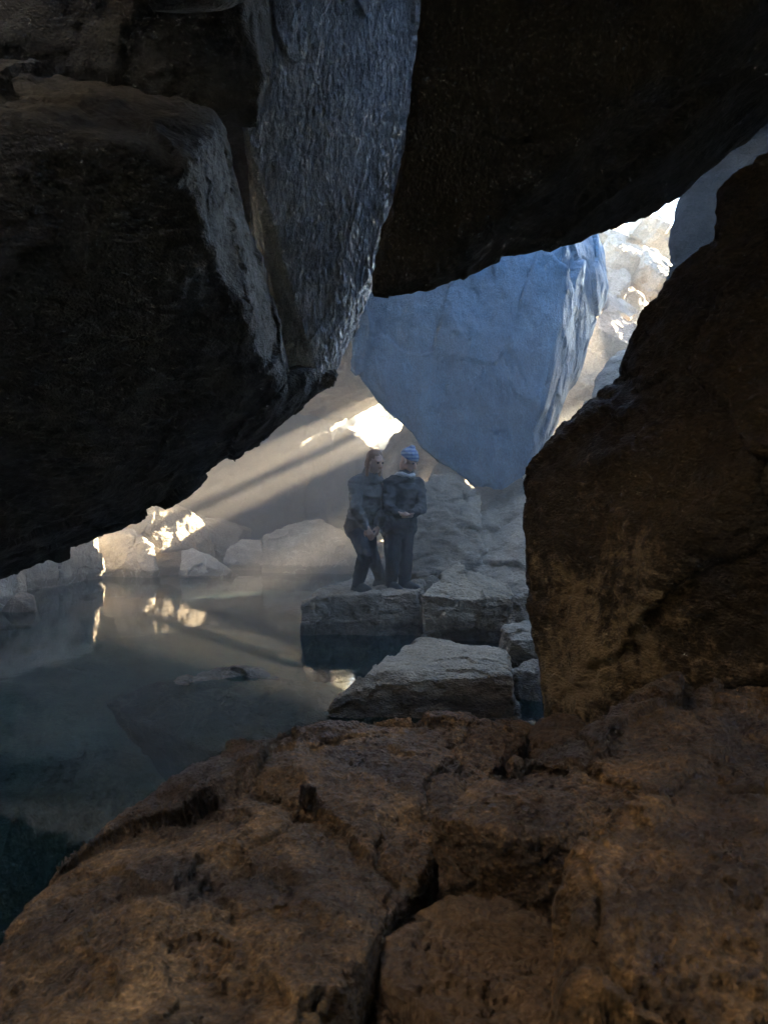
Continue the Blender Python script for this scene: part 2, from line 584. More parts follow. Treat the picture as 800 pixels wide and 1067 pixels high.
# right rock
rock('boulder', [
    [P(549, 486, 3.6), P(542, 505, 3.6), P(541, 548, 3.6), P(549, 590, 3.5), P(562, 625, 3.5), P(572, 690, 3.4), P(577, 800, 3.3), P(603, 416, 3.7), P(640, 394, 3.7),
     P(700, 560, 2.75), P(720, 760, 2.8), P(960, 420, 2.2), P(960, 820, 2.3), W(1.3, 4.6, -0.6), W(4.5, 4.8, -0.6), W(1.2, 4.5, 1.6), W(4.5, 4.8, 2.2)],
    [P(641, 392, 3.7), P(660, 336, 3.65), P(690, 291, 3.6), P(704, 274, 3.6), P(748, 250, 3.5), P(960, 180, 2.6), P(960, 520, 2.3), P(700, 480, 2.9), W(4.5, 4.8, 2.6), W(1.7, 4.6, 2.0), P(760, 300, 4.4)],
    [P(747, 238, 3.5), P(750, 205, 3.45), P(760, 187, 3.4), P(800, 163, 3.3), P(860, 130, 3.2), P(960, 90, 3.0), P(960, 450, 2.6), P(760, 400, 3.2), W(4.5, 4.6, 3.6), P(790, 200, 4.2)]],
    0.013, [('facet', 1.1, 0.06, 1), ('fbm', 1.6, 0.05, 5), ('ridge', 4.0, 0.02, 4), ('crack', (0.8, 0.8, 2.2), 0.014, 3), ('facet', 6, 0.012, 1), ('fbm', 20, 0.006, 3)],
    M_right, 'dark brown boulder bulging in from the right with a crusted foot', 'boulder', None, None, 3)

# blue boulder
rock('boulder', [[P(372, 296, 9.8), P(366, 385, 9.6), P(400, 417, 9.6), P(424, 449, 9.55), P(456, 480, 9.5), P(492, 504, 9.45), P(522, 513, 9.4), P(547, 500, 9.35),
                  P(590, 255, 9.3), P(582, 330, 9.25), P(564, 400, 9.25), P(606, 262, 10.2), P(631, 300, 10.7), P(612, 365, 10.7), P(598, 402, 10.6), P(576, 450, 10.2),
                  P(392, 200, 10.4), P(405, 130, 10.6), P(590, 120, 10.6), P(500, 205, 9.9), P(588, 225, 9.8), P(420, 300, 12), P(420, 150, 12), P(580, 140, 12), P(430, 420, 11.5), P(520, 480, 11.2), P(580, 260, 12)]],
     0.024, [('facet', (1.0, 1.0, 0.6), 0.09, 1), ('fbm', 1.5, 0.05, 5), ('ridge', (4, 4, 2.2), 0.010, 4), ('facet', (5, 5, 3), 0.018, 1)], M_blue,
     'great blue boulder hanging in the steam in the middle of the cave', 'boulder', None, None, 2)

# right wall beyond the gap
rock('rock_wall', [[P(706, 206, 8.0), P(716, 235, 7.9), P(720, 262, 7.8), P(702, 300, 7.9), P(690, 420, 7.9), P(960, 60, 7.6), P(960, 480, 7.0), P(710, 150, 8.1),
                    P(960, 40, 8.2), W(7.5, 10, 0), W(7.5, 9.4, 5.8), W(5.2, 9.0, 5.9), W(7.5, 7.0, 6.0), W(5.0, 9.6, 0.5)]],
     0.05, BIG, M_black, 'shadowed brown wall edge behind the upper right boulder beside the bright gap', 'rock wall')
rock('rock_wall', [[W(2.1, 6.8, -0.5), W(2.6, 8.0, 1.6), W(2.3, 9.5, 2.2), W(2.2, 9.6, -0.5), W(6.0, 7, 2.5), W(6.0, 10.5, 3.0), W(6, 6.5, -0.5), W(6, 11, -0.5), W(3.3, 10.6, 3.4), W(4.2, 9.0, 3.0)]],
     0.04, MID, M_grey, 'hazy blue slope of rock low between the blue boulder and the right boulder', 'rock wall')

# ------------------------------------------------------------------ back of the cave
rock('rock_wall', [
    [P(100, 560, 13.2), P(160, 520, 13.4), P(255, 560, 14.3), P(345, 560, 15.2), P(352, 470, 15.3), P(347, 405, 15.3), P(300, 375, 14.6), P(165, 420, 13.2), P(-100, 400, 12.0), P(-100, 570, 12.2),
     W(-7.5, 15.5, 0), W(-1.2, 17, 0), W(-1.0, 17, 3.6), W(-7.5, 15.5, 5.2)],
    [P(315, 560, 14.6), P(352, 560, 14.8), P(350, 500, 15.0), P(330, 490, 14.9), P(318, 515, 14.7), P(340, 560, 15.6)]],
    0.045, [('facet', 0.8, 0.16, 1), ('fbm', 1.0, 0.10, 5), ('ridge', 2.5, 0.05, 4), ('facet', 3.5, 0.05, 1)], M_back,
    'hazy grey back wall of the cave crossed by two sunbeams', 'rock wall')
rock('rock_slab', [[P(334, 402, 13.6), P(367, 384, 13.2), P(388, 405, 13.4), P(398, 416, 14.6), P(372, 424, 15.2), P(352, 442, 15.3), P(340, 425, 14.5),
                    W(-7, 12.4, 4.0), W(-3, 11.8, 3.7), W(-0.6, 12.2, 4.3), W(-7, 16, 4.0), W(-7, 12.0, 5.6), W(-1, 11.4, 5.6), W(-0.2, 15.0, 5.3), W(-7, 16, 5.2)]],
     0.045, MID, M_grey, 'pale pointed roof block above the small bright cave mouth', 'rock slab')
# sill of the small mouth, behind the two people
rock('boulder', [[P(352, 443, 15.3), P(372, 452, 15.0), P(398, 464, 14.6), P(404, 478, 13.6), P(345, 480, 14.6), P(340, 560, 14.4), P(420, 560, 13.0), W(-1.2, 16.2, 0), W(0.8, 15.4, 0), P(420, 500, 13.2)]],
     0.03, MID, M_back, 'dark rock sill under the small bright cave mouth', 'boulder')
rock('boulder', [[P(396, 470, 12.8), P(420, 440, 12.6), P(440, 452, 12.2), P(460, 482, 11.8), P(440, 500, 11.6), P(405, 500, 12.0), W(0.2, 12.2, 0.3), W(1.3, 11.6, 0.3), W(1.2, 13.4, 2.2), W(0.5, 13.6, 2.2)]],
     0.025, SMALL, M_grey, 'pale grey rock leaning behind the head of the person in the beanie', 'boulder')
rock('boulder', [[P(446, 512, 10.9), P(450, 490, 11.0), P(462, 478, 11.2), P(476, 488, 11.1), P(486, 500, 10.9), P(480, 520, 10.5), W(0.6, 11.6, 0.4), W(1.4, 11.4, 0.4), W(0.7, 11, 0.4), W(1.3, 10.8, 0.4)]],
     0.02, SMALL, M_out, 'sunlit tan rock peeping out under the lower tip of the blue boulder', 'boulder')
rock('boulder', [[P(431, 505, 9.0), P(450, 498, 9.2), P(478, 492, 9.6), P(498, 515, 9.4), P(505, 560, 8.8), P(510, 612, 8.5), P(428, 615, 8.6), P(430, 560, 8.9), W(0.4, 10.4, 0.1), W(1.4, 10.2, 0.1), W(0.5, 10.4, 1.4)]],
     0.02, [('facet', (2, 2, 4), 0.07, 1), ('fbm', 2.5, 0.05, 4), ('ridge', (5, 5, 12), 0.03, 4)], M_grey, 'layered hazy boulder right behind the person in the beanie', 'boulder')
rock('boulder', [[P(486, 520, 10.0), P(505, 492, 10.4), P(545, 480, 10.6), P(590, 490, 10.2), P(580, 520, 9.0), P(580, 630, 7.9), P(500, 620, 8.2), P(490, 580, 8.8), W(1.0, 10.5, 0), W(2.4, 10.5, 0), W(2.2, 10.3, 1.6)]],
     0.022, MID, M_grey, 'shadowed rock in blue steam right of the layered boulder', 'boulder')

# stones around the platform
rock('rock_slab', [[P(314, 627, 7.4), P(330, 622, 7.4), P(439, 617, 7.35), P(441, 674, 7.3), P(318, 664, 7.35), P(345, 612, 8.7), P(440, 606, 8.8), W(-0.6, 8.8, -0.6), W(0.5, 8.8, -0.6), W(-0.75, 7.5, -0.5), W(0.4, 7.3, -0.5)]],
     0.010, [('facet', (2.2, 2.2, 2), 0.045, 1), ('fbm', 2.5, 0.035, 4), ('facet', 8, 0.018, 1), ('ridge', 9, 0.010, 3)], M_grey, 'flat rock slab by the water on which the two people stand', 'rock slab', None, None, 2)
rock('boulder', [[P(338, 617, 8.8), P(392, 588, 9.2), P(400, 600, 8.9), P(398, 618, 8.7), W(-0.6, 9.4, 0), W(0.05, 9.6, 0), W(-0.05, 9.5, 0.5), W(-0.7, 8.9, 0), W(0, 8.8, 0)]],
     0.012, SMALL, M_out, 'sloping tan rock in sunlight behind the feet of the leaning person', 'boulder')
rock('boulder', [[P(380, 602, 10.6), P(384, 572, 10.9), P(396, 566, 10.9), P(405, 585, 10.6), P(408, 604, 10.5), W(-0.4, 11.3, 0), W(0.2, 11.3, 0), W(0, 11.2, 0.7), W(-0.3, 10.6, -.1), W(0.2, 10.6, -.1)]],
     0.015, SMALL, M_out, 'bright tan rock seen between the legs of the two people', 'boulder')
rock('boulder', [[P(438, 619, 7.1), P(443, 664, 7.05), P(535, 668, 7.0), P(536, 622, 7.1), P(455, 606, 7.6), P(474, 594, 8.0), P(505, 597, 8.1), P(530, 606, 7.9), P(490, 625, 7.0),
                  W(0.5, 8.4, -0.4), W(1.4, 8.4, -0.4), W(0.4, 7.1, -0.4), W(1.3, 7.0, -0.4)]],
     0.010, [('facet', 2.4, 0.05, 1), ('fbm', 3, 0.035, 4), ('ridge', (9, 9, 20), 0.014, 4), ('facet', 9, 0.012, 1)], M_block, 'angular boulder with a rough pale top joining the right end of the platform slab', 'boulder', None, None, 2)
rock('boulder', [[P(330, 762, 4.75), P(352, 730, 4.85), P(382, 700, 5.0), P(430, 708, 4.85), P(530, 704, 4.8), P(537, 770, 4.7), P(400, 684, 5.5), P(440, 668, 6.1), P(525, 676, 6.1), P(532, 690, 5.6),
                  W(-0.4, 5.6, -0.6), W(0.85, 5.9, -0.6), W(-0.5, 4.8, -0.6), W(0.85, 4.7, -0.6)]],
     0.008, [('facet', 2.0, 0.03, 1), ('fbm', 3, 0.025, 4), ('ridge', (7, 7, 18), 0.012, 4), ('facet', 9, 0.008, 1)], M_block, 'large flat topped boulder at the water edge in front of the platform', 'boulder', None, None, 2)
rock('boulder', [[P(532, 650, 6.7), P(536, 622, 6.8), P(552, 612, 7.0), P(580, 618, 6.8), P(582, 656, 6.6), W(1.2, 7.4, 0), W(1.8, 7.4, 0), W(1.7, 7.3, 0.5), W(1.2, 6.7, 0), W(1.7, 6.7, 0)]],
     0.008, SMALL, M_grey, 'small grey stone, uppermost of the stack left of the right boulder', 'rock', 'stones stacked left of the right boulder')
rock('boulder', [[P(524, 652, 6.2), P(527, 690, 5.9), P(580, 700, 5.8), P(582, 664, 5.9), P(560, 646, 6.5), P(582, 646, 6.5), P(532, 668, 5.9), W(1.0, 6.6, -0.2), W(1.6, 6.6, -0.2), W(1, 6, -0.2), W(1.5, 5.9, -0.2)]],
     0.007, [('facet', 4, 0.02, 1), ('fbm', 4, 0.015, 4), ('facet', 12, 0.008, 1)], M_grey, 'flat stone with a bluish lit top, middle of the stack left of the right boulder', 'rock', 'stones stacked left of the right boulder', None, 1)
rock('boulder', [[P(526, 700, 5.3), P(535, 760, 5.1), P(584, 770, 5.0), P(584, 700, 5.2), P(550, 690, 5.5), P(582, 690, 5.5), W(0.9, 5.7, -0.4), W(1.4, 5.7, -0.4), W(0.9, 5.2, -0.4), W(1.3, 5.1, -0.4)]],
     0.008, [('facet', 4, 0.03, 1), ('ridge', (14, 14, 5), 0.02, 4)], M_grey, 'chipped brown stone, lowest of the stack left of the right boulder', 'rock', 'stones stacked left of the right boulder', None, 1)

# stones along the far shore
SH = 'stones along the far shore of the pool'
rock('boulder', [[P(272, 597, 12.3), P(276, 560, 12.5), P(300, 546, 12.9), P(335, 543, 13.0), P(374, 560, 12.6), P(388, 585, 12.2), P(384, 600, 12.1), W(-2, 13.8, -0.3), W(-0.2, 13.6, -0.3), W(-1.2, 13.7, 0.6), W(-2, 12.3, -0.3), W(-0.3, 12.1, -0.3)]],
     0.016, MID, M_pale, 'big pale white veined boulder at the far water edge left of the people', 'boulder', SH)
rock('boulder', [[P(186, 600, 11.7), P(190, 574, 11.9), P(200, 571, 12.0), P(218, 578, 11.9), P(242, 594, 11.7), P(235, 600, 11.6), W(-3.2, 12.4, -0.2), W(-2.3, 12.4, -0.2), W(-3.2, 11.8, -0.2), W(-2.4, 11.7, -0.2)]],
     0.010, [('facet', 3, 0.02, 1), ('fbm', 6, 0.012, 3)], M_pale, 'pale blue pyramid shaped stone at the far water edge', 'boulder', SH, None, 1)
rock('boulder', [[P(232, 588, 12.6), P(236, 572, 12.7), P(252, 562, 13.0), P(272, 562, 13.0), P(276, 590, 12.6), W(-2.8, 13.4, -0.2), W(-2.0, 13.4, -0.2), W(-2.7, 12.7, -0.2), W(-2, 12.7, -0.2)]],
     0.010, [('facet', 2.6, 0.03, 1), ('fbm', 6, 0.015, 3)], M_pale, 'low grey stone between the pyramid shaped stone and the big pale boulder', 'boulder', SH, None, 1)
rock('boulder', [[P(196, 545, 13.0), P(200, 540, 13.3), P(230, 540, 13.5), P(252, 552, 13.2), P(246, 572, 13.0), P(226, 570, 13.0), P(232, 590, 13.1), P(250, 585, 13.1), W(-3.4, 14, 0.4), W(-2.6, 14.2, 0), W(-2.5, 14, 0.6), P(196, 552, 13.1)],
                  [P(222, 572, 13.0), P(248, 560, 13.1), P(246, 592, 13.0), P(226, 592, 13.0), W(-2.8, 13.9, 0), W(-2.5, 13.9, 0)]],
     0.012, [('facet', 3, 0.03, 1), ('fbm', 5, 0.02, 3)], M_out, 'flat topped tan block with a hollow below and sun on its edge', 'boulder', SH, None, 1)
rock('boulder', [[P(116, 572, 12.2), P(120, 532, 12.4), P(165, 522, 12.6), P(198, 530, 12.8), P(222, 556, 12.7), P(216, 576, 12.5), P(150, 584, 12.2), P(200, 572, 12.3), P(170, 574, 12.1), W(-4.8, 13.2, 0), W(-3, 13.2, 0), W(-3.8, 13.3, 0.8), P(118, 598, 12.6), P(160, 596, 12.7), P(205, 590, 13.0)]],
     0.012, [('facet', 3, 0.04, 1), ('fbm', 5, 0.02, 3)], M_out, 'tan stone with sunlit patches on top beside the round grey rock', 'boulder', SH, None, 1)
rock('boulder', [[P(154, 602, 11.9), P(156, 566, 12.2), P(204, 564, 12.4), P(208, 601, 12.1), W(-4.3, 13.2, -0.2), W(-3, 13.2, -0.2), W(-4, 12.2, -0.2), W(-3.1, 12.3, -0.2)]],
     0.012, [('facet', 3, 0.03, 1), ('fbm', 5, 0.02, 3)], M_grey, 'dark block in shade left of the pale pyramid shaped stone', 'boulder', SH, None, 1)
rock('boulder', [[P(98, 596, 11.8), P(96, 568, 12.0), P(112, 552, 12.2), P(138, 550, 12.3), P(158, 570, 12.0), P(163, 594, 11.7), W(-5.2, 12.8, -0.3), W(-3.8, 12.7, -0.3), W(-5, 11.7, -0.3), W(-3.8, 11.6, -0.3), W(-4.5, 12.6, 0.7)]],
     0.012, [('facet', 2.4, 0.05, 1), ('fbm', 3, 0.04, 4), ('facet', 8, 0.015, 1)], M_pale, 'rounded grey shore rock right of the crusted shore wall', 'boulder', SH)
rock('boulder', [[P(22, 622, 10.1), P(30, 555, 10.4), P(60, 535, 10.8), P(94, 535, 11.2), P(108, 600, 11.5), P(75, 606, 10.9), W(-6.4, 11.4, -0.3), W(-4.5, 12, -0.3), W(-6.2, 11.4, 1.6), W(-4.8, 12, 1.2), W(-5, 10.2, -0.3)]],
     0.014, [('facet', 1.6, 0.09, 1), ('fbm', 3, 0.04, 4), ('facet', 6, 0.025, 1)], M_pale, 'mineral crusted block of the left shore under the hanging knob', 'boulder', SH)
rock('boulder', [[P(-60, 660, 8.4), P(-60, 590, 8.9), P(10, 556, 9.4), P(30, 565, 9.8), P(34, 618, 9.7), P(10, 636, 8.9), W(-6.5, 9.8, -0.3), W(-5.2, 10.3, -0.3), W(-6.5, 9.8, 1.5), W(-5.2, 10.3, 1.0), W(-5.5, 8.4, -0.3)]],
     0.012, [('facet', 2, 0.07, 1), ('fbm', 3, 0.04, 4), ('facet', 7, 0.02, 1)], M_pale, 'brownish shore rock at the left edge of the picture', 'boulder', SH)
rock('boulder', [[P(10, 640, 8.6), P(12, 622, 8.7), P(22, 616, 8.9), P(36, 620, 8.8), P(38, 636, 8.6), W(-4.6, 9.1, -.2), W(-4.2, 9.1, -.2), W(-4.6, 8.6, -.2), W(-4.1, 8.6, -.2)]],
     0.008, [('fbm', 4, 0.02, 3)], M_grey, 'small rounded brown stone at the left water edge', 'rock', SH)
rock('rock_slab', [[P(226, 603, 11.6), P(245, 601, 11.8), P(280, 601, 11.8), P(281, 606, 11.5), P(250, 606, 11.45), W(-2.5, 11.6, -0.2), W(-1.9, 11.5, -0.2)]],
     0.008, [('fbm', 5, 0.012, 3)], M_pale, 'thin pale slab just breaking the surface in front of the far shore', 'rock slab', None, None, 1)

# stones in the pool
rock('boulder', [[P(205, 704, 5.75), P(218, 695, 5.85), P(240, 692, 5.9), P(268, 702, 5.8), P(280, 708, 5.7), P(230, 710, 5.65),
                  P(112, 732, 5.55), P(170, 716, 6.2), P(385, 722, 5.9), P(390, 745, 5.3), P(230, 785, 4.85), P(150, 755, 5.15), W(-1.7, 5.8, -0.9), W(-0.2, 5.8, -0.9), W(-0.9, 5.0, -0.9)]],
     0.012, [('facet', 2.2, 0.05, 1), ('fbm', 3, 0.03, 4), ('facet', 9, 0.01, 1)], M_grey, 'mostly sunken slab with a small pale tip above the water', 'boulder', None, None, 1)
rock('boulder', [[P(30, 830, 3.9), P(50, 790, 4.2), P(100, 782, 4.3), P(150, 790, 4.2), P(165, 820, 3.9), W(-2.2, 4.6, -0.9), W(-1.1, 4.6, -0.9), W(-2.1, 3.6, -0.9), W(-1.1, 3.6, -0.9)]],
     0.015, [('facet', 2, 0.05, 1), ('fbm', 3, 0.03, 4)], M_bed, 'rounded boulder fully under water at the lower left', 'boulder')

# ------------------------------------------------------------------ foreground boulders
FORE = [('facet', 1.3, 0.06, 1), ('fbm', 2.0, 0.05, 4), ('facet', 4, 0.02, 1), ('crack', 1.6, 0.02, 3), ('fbm', 9, 0.010, 3), ('facet', 24, 0.006, 1), ('facet', 55, 0.006, 1)]
rock('boulder', [[P(-40, 1030, 1.42), P(0, 985, 1.56), P(55, 905, 1.80), P(140, 840, 2.08), P(200, 797, 2.27), P(262, 766, 2.4), P(312, 753, 2.48), P(400, 750, 2.55), P(480, 747, 2.75), P(548, 758, 2.85), P(488, 784, 2.5), P(434, 822, 2.3),
                  P(416, 890, 1.98), P(402, 960, 1.68), P(362, 1035, 1.38), P(290, 830, 1.95), P(305, 920, 1.55), P(300, 1010, 1.25), P(290, 1120, 1.0), P(-20, 1120, 1.12), P(345, 1120, 1.1),
                  W(-1.0, 0.7, -0.8), W(-0.1, 0.8, -0.8), W(-0.9, 2.2, -0.8), W(0.15, 2.7, -0.8)]],
     0.0058, FORE, M_fore, 'rough rusty brown boulder along the lower left in the foreground', 'boulder', None, None, 3, 71)
rock('boulder', [[P(548, 764, 2.8), P(578, 748, 2.95), P(625, 752, 2.9), P(645, 770, 2.7), P(590, 792, 2.4), P(552, 790, 2.45), W(0.5, 2.9, -0.8), W(0.9, 3.0, -0.8), W(0.5, 2.4, -0.8), W(0.9, 2.3, -0.8)]],
     0.008, FORE, M_dim, 'dark low rock wedged between the two big foreground boulders', 'boulder')
rock('boulder', [[P(460, 858, 1.70), P(492, 814, 1.86), P(560, 792, 1.98), P(612, 768, 2.1), P(660, 735, 2.25), P(704, 710, 2.35), P(760, 706, 2.4), P(830, 706, 2.4), P(960, 700, 2.3),
                  P(478, 930, 1.72), P(540, 960, 1.66), P(520, 870, 1.62), P(640, 908, 1.66), P(960, 880, 1.58), W(0.42, 1.65, -0.8), W(1.8, 1.5, -0.8), W(0.5, 2.3, -0.8), W(1.8, 2.5, -0.8)]],
     0.0058, FORE, M_fore, 'brown boulder with a tan broken left face and sparkling ridge at lower right', 'boulder', None, None, 3)
rock('boulder', [[P(608, 950, 1.28), P(622, 898, 1.36), P(660, 860, 1.43), P(725, 826, 1.5), P(810, 804, 1.54), P(960, 798, 1.5), P(620, 1120, 0.95), P(960, 1120, 0.9), P(700, 960, 1.2),
                  W(0.35, 0.9, -0.8), W(1.5, 0.9, -0.8), W(1.5, 1.6, -0.8), W(0.4, 1.4, -0.8)]],
     0.006, FORE, M_fore, 'grainy reddish brown boulder in the bottom right corner', 'boulder', None, None, 3)
rock('boulder', [[P(372, 1090, 1.2), P(395, 1015, 1.4), P(440, 968, 1.56), P(500, 950, 1.66), P(590, 968, 1.58), P(640, 1000, 1.45), P(640, 1120, 1.08), P(380, 1120, 1.12),
                  W(0, 0.9, -0.8), W(0.5, 0.9, -0.8), W(0.5, 1.5, -0.8), W(0, 1.4, -0.8)]],
     0.006, FORE, M_dim, 'dark flat rock at the bottom between the foreground boulders', 'boulder', None, None, 3)

# ------------------------------------------------------------------ unseen roof rocks, added to shut out light and keep the cave dark
def slab(x0, x1, y0, y1, z0, z1, name, mat, label, v=0.09):
    j = lambda: random.uniform(-0.25, 0.25)
    pts = [W(x + j(), y + j(), z + j() * .4) for x in (x0, x1) for y in (y0, y1) for z in (z0, z1)]
    rock(name, [pts], v, [('facet', 0.8, 0.15, 1), ('fbm', 1, 0.1, 4)], mat, label, 'roof', None, 'structure')


slab(-8.5, -1.2, -4.5, -0.9, 3.8, 5.5, 'unseen_roof', M_roof, 'roof slab of the cave behind the camera')
slab(-1.3, 8.5, -4.5, -0.95, 3.8, 5.0, 'unseen_roof', M_roof, 'roof slab to the right behind the camera')
slab(-8.5, -3.6, -1.4, 4.0, 3.9, 5.6, 'unseen_roof', M_roof, 'roof slab over the near left of the pool')
slab(-2.6, 1.5, 2.6, 4.9, 5.05, 5.9, 'unseen_roof', M_roof, 'added roof slab closing the slot to darken the streaked wedge')
slab(-1.3, 4.4, -1.2, 3.7, 3.9, 4.7, 'unseen_roof', M_roof, 'roof slab over the near right of the cave')
slab(-8.5, -4.8, 3.0, 7.0, 3.0, 5.4, 'unseen_roof', M_roof, 'roof slab left of the huge black boulder')
slab(-3.0, -0.2, 7.6, 12.2, 4.5, 5.7, 'unseen_roof', M_grey, 'added roof slab cutting skylight over the pool left of the blue boulder')
slab(-6.5, -0.5, 6.0, 7.5, 4.7, 5.7, 'unseen_roof', M_roof, 'added roof slab cutting skylight next to the huge black boulder')
rock('unseen_roof', [[W(x, y, z) for x in (0.75, 2.2) for y in (4.9, 5.5) for z in (4.2, 5.3)]], 0.04, [('facet', 2, 0.05, 1), ('fbm', 3, 0.04, 3)], M_roof, 'added block behind the ceiling slab shading the upper wedge', 'roof', None, 'structure')
slab(-6.5, 1.35, 7.3, 8.6, 4.7, 5.7, 'unseen_roof', M_roof, 'added roof slab cutting skylight behind the huge black boulder')
slab(-1.7, 0.7, 2.35, 3.1, 3.58, 5.3, 'unseen_roof', M_black, 'added low block just above the frame keeping light off the streaked wedge', 0.05)
slab(-0.3, 3.4, 11.6, 15.2, 4.15, 5.3, 'unseen_roof', M_grey, 'unseen roof slab behind the blue boulder trimming the beam of the small cave mouth', 0.06)
slab(3.3, 8.5, 6.0, 8.0, 5.35, 6.0, 'unseen_roof', M_roof, 'added roof slab shading the brown wall edge')
slab(5.0, 8.5, 5.4, 7.2, 4.2, 5.3, 'unseen_roof', M_roof, 'added roof slab right of the broad ceiling slab shading the wall edge')

# ------------------------------------------------------------------ sunlit slabs outside, seen through the upper gap
OUT = 'sunlit slabs heaped outside the upper gap'


def tipped(px, py, D, nrm, a, b, turn, thick=0.5, sides=6, sd=1):
    """a broken slab whose face looks along nrm; a, b half sizes in metres"""
    rng = random.Random(sd)
    c = P(px, py, D)
    n = Vector(nrm).normalized()
    u = n.cross(Vector((0, 0, 1))).normalized() * -1
    v = n.cross(u) * -1
    ct, st = math.cos(turn), math.sin(turn)
    u, v = u * ct + v * st, v * ct - u * st
    pts = []
    for k in range(sides):
        t = (k + rng.uniform(-.3, .3)) / sides * math.tau
        r = rng.uniform(.85, 1.15)
        q = c + u * math.cos(t) * a * r + v * math.sin(t) * b * r
        pts += [q + n * rng.uniform(-.05, .05), q - n * thick + (c - q) * rng.uniform(-.1, .25)]
    return pts


HEAP = [
    (612, 292, 13.4, (-.1, -.8, .5), .75, .95, .2, 'lavender shaded slab just right of the blue boulder top'),
    (660, 262, 13.6, (.42, -.5, .72), .75, .42, .35, 'bright cream slab in the middle of the sunlit heap'),
    (638, 312, 12.9, (.45, -.55, .70), .62, .36, .25, 'speckled tan slab below the cream slab of the heap'),
    (655, 345, 12.4, (.25, -.75, .6), 1.0, .36, .75, 'long pale slab slanting along the edge of the right boulder'),
    (625, 372, 12.7, (.1, -.9, .4), .8, .6, .3, 'grey shaded slab at the foot of the sunlit heap'),
    (692, 232, 14.4, (.5, -.42, .75), .7, .5, .2, 'white glaring slab at the top of the sunlit heap'),
    (640, 240, 14.6, (.35, -.5, .8), 1.0, .5, -.2, 'far pale slab under the ceiling edge of the heap'),
    (690, 275, 13.3, (.3, -.7, .62), .55, .4, .9, 'tilted pale block beside the shadowed brown wall edge'),
]
for k, (px, py, D, nn, aa, bb, tt, lab) in enumerate(HEAP):
    rock('rock_slab', [tipped(px, py, D, nn, aa, bb, tt, sd=k + 3)], 0.022, [('facet', 1.8, 0.05, 1), ('fbm', 3, 0.04, 4), ('facet', 6, 0.035, 1)], M_out, lab, 'rock slab', OUT, None, 1)
rock('rock_wall', [[W(2.0, 13.3, 0), W(3.7, 13.7, 0), W(2.2, 15.5, 0), W(3.9, 15.4, 0), W(2.2, 13.8, 4.5), W(2.2, 15, 7.5), W(3.3, 14.8, 7.0), W(4.3, 14.8, 5.8), W(5.6, 15.0, 5.4), W(5.3, 14.3, 4.5), W(4, 13.4, 3.7), W(3, 13.3, 4.0)]],
     0.04, BIG, M_out, 'rock bank carrying the sunlit heap of slabs', 'rock wall')
rock('rock_slab', [[W(-0.25, 15.5, 3.22), W(1.5, 15.5, 3.55), W(-0.25, 16.3, 3.3), W(1.5, 16.4, 3.75), W(-0.3, 15.4, 4.3), W(1.6, 15.4, 4.5), W(-0.3, 16.3, 4.0), W(1.6, 16.4, 4.4)]], 0.03, [('facet', 2, 0.03, 1), ('fbm', 4, 0.02, 3)], M_grey,
     'added lintel slab trimming the sunbeam outside the small cave mouth', 'rock slab')  # added to keep the upper sunbeam off the back wall
c0 = W(-0.2, 15.2, 2.68) + SUN * 3.4
ax = W(0.8, -1.4, 0).normalized()
rock('rock_slab', [[c0 + ax * a + SUN * b + W(0, 0, z) for a in (-1.6, 1.6) for b in (-.35, .35) for z in (0.0, .13)]], 0.03, [('facet', 2, 0.04, 1), ('fbm', 4, 0.03, 3)], M_out,
     'added slab splitting the sunbeam outside the small cave mouth', 'rock slab')  # unseen bar, added to part the sunbeam in two
rock('rock_wall', [[W(7.0, 3.6, 0), W(10, 3.6, 0), W(7.2, 10.2, 0), W(10, 10.2, 0), W(7.1, 3.8, 6.6), W(10, 3.6, 7), W(7.3, 10.2, 9.4), W(10, 10.2, 9.6)]], 0.1, BIG, M_roof,
     'added high rim right of the cave that blocks the sun', 'rock wall')  # unseen, added to stop sun leaking into the near cave
rock('rock_slab', [[c0 + ax * a + SUN * b + W(0, 0, z) for a in (-1.5, 1.7) for b in (.5, 1.1) for z in (-.85, -.36)]], 0.03, [('facet', 2, 0.04, 1), ('fbm', 4, 0.03, 3)], M_out,
     'lower added slab narrowing the sunbeam outside the small cave mouth', 'rock slab')  # second unseen bar, added to thin the lower beam
# added out of frame: a cliff to block sun, a pale rim to bounce it
rock('rock_wall', [[W(8.9, 10.5, 0), W(12, 10.5, 0), W(9.8, 15.3, 0), W(13, 15.3, 0), W(8.9, 10.5, 10.6), W(12, 10.5, 11), W(9.9, 15.3, 11.4), W(13, 15.3, 11.4)]], 0.1, BIG, M_roof,
     'added cliff on the right that shades the cave', 'rock wall')
rock('rock_wall', [[W(-6.2, -1.8, 4.5), W(-4.1, -1.8, 4.2), W(-4.2, 3.6, 4.4), W(-6.4, 3.6, 4.6), W(-6.2, -1.6, 9.6), W(-4.5, -1.5, 9.4), W(-4.6, 3.2, 9.2), W(-6.4, 3.3, 9.4)]], 0.08, BIG, M_pale,
     'added pale rim wall above the left roof slab to bounce sunlight', 'rock wall')

rock('rock_wall', [[W(-6.4, 6.8, -.6), W(-6.6, 10.6, -.6), W(-6.3, 6.8, 3.6), W(-6.5, 10.2, 4.6), W(-7.6, 6.6, 5.0), W(-7.8, 10.8, 5.2), W(-8, 6.5, -.6), W(-8, 11, -.6)]], 0.06, BIG, M_pale,
     'added pale wall on the left beyond the huge boulder to bounce light', 'rock wall')  # unseen wall, added as a warm bounce for the far shore

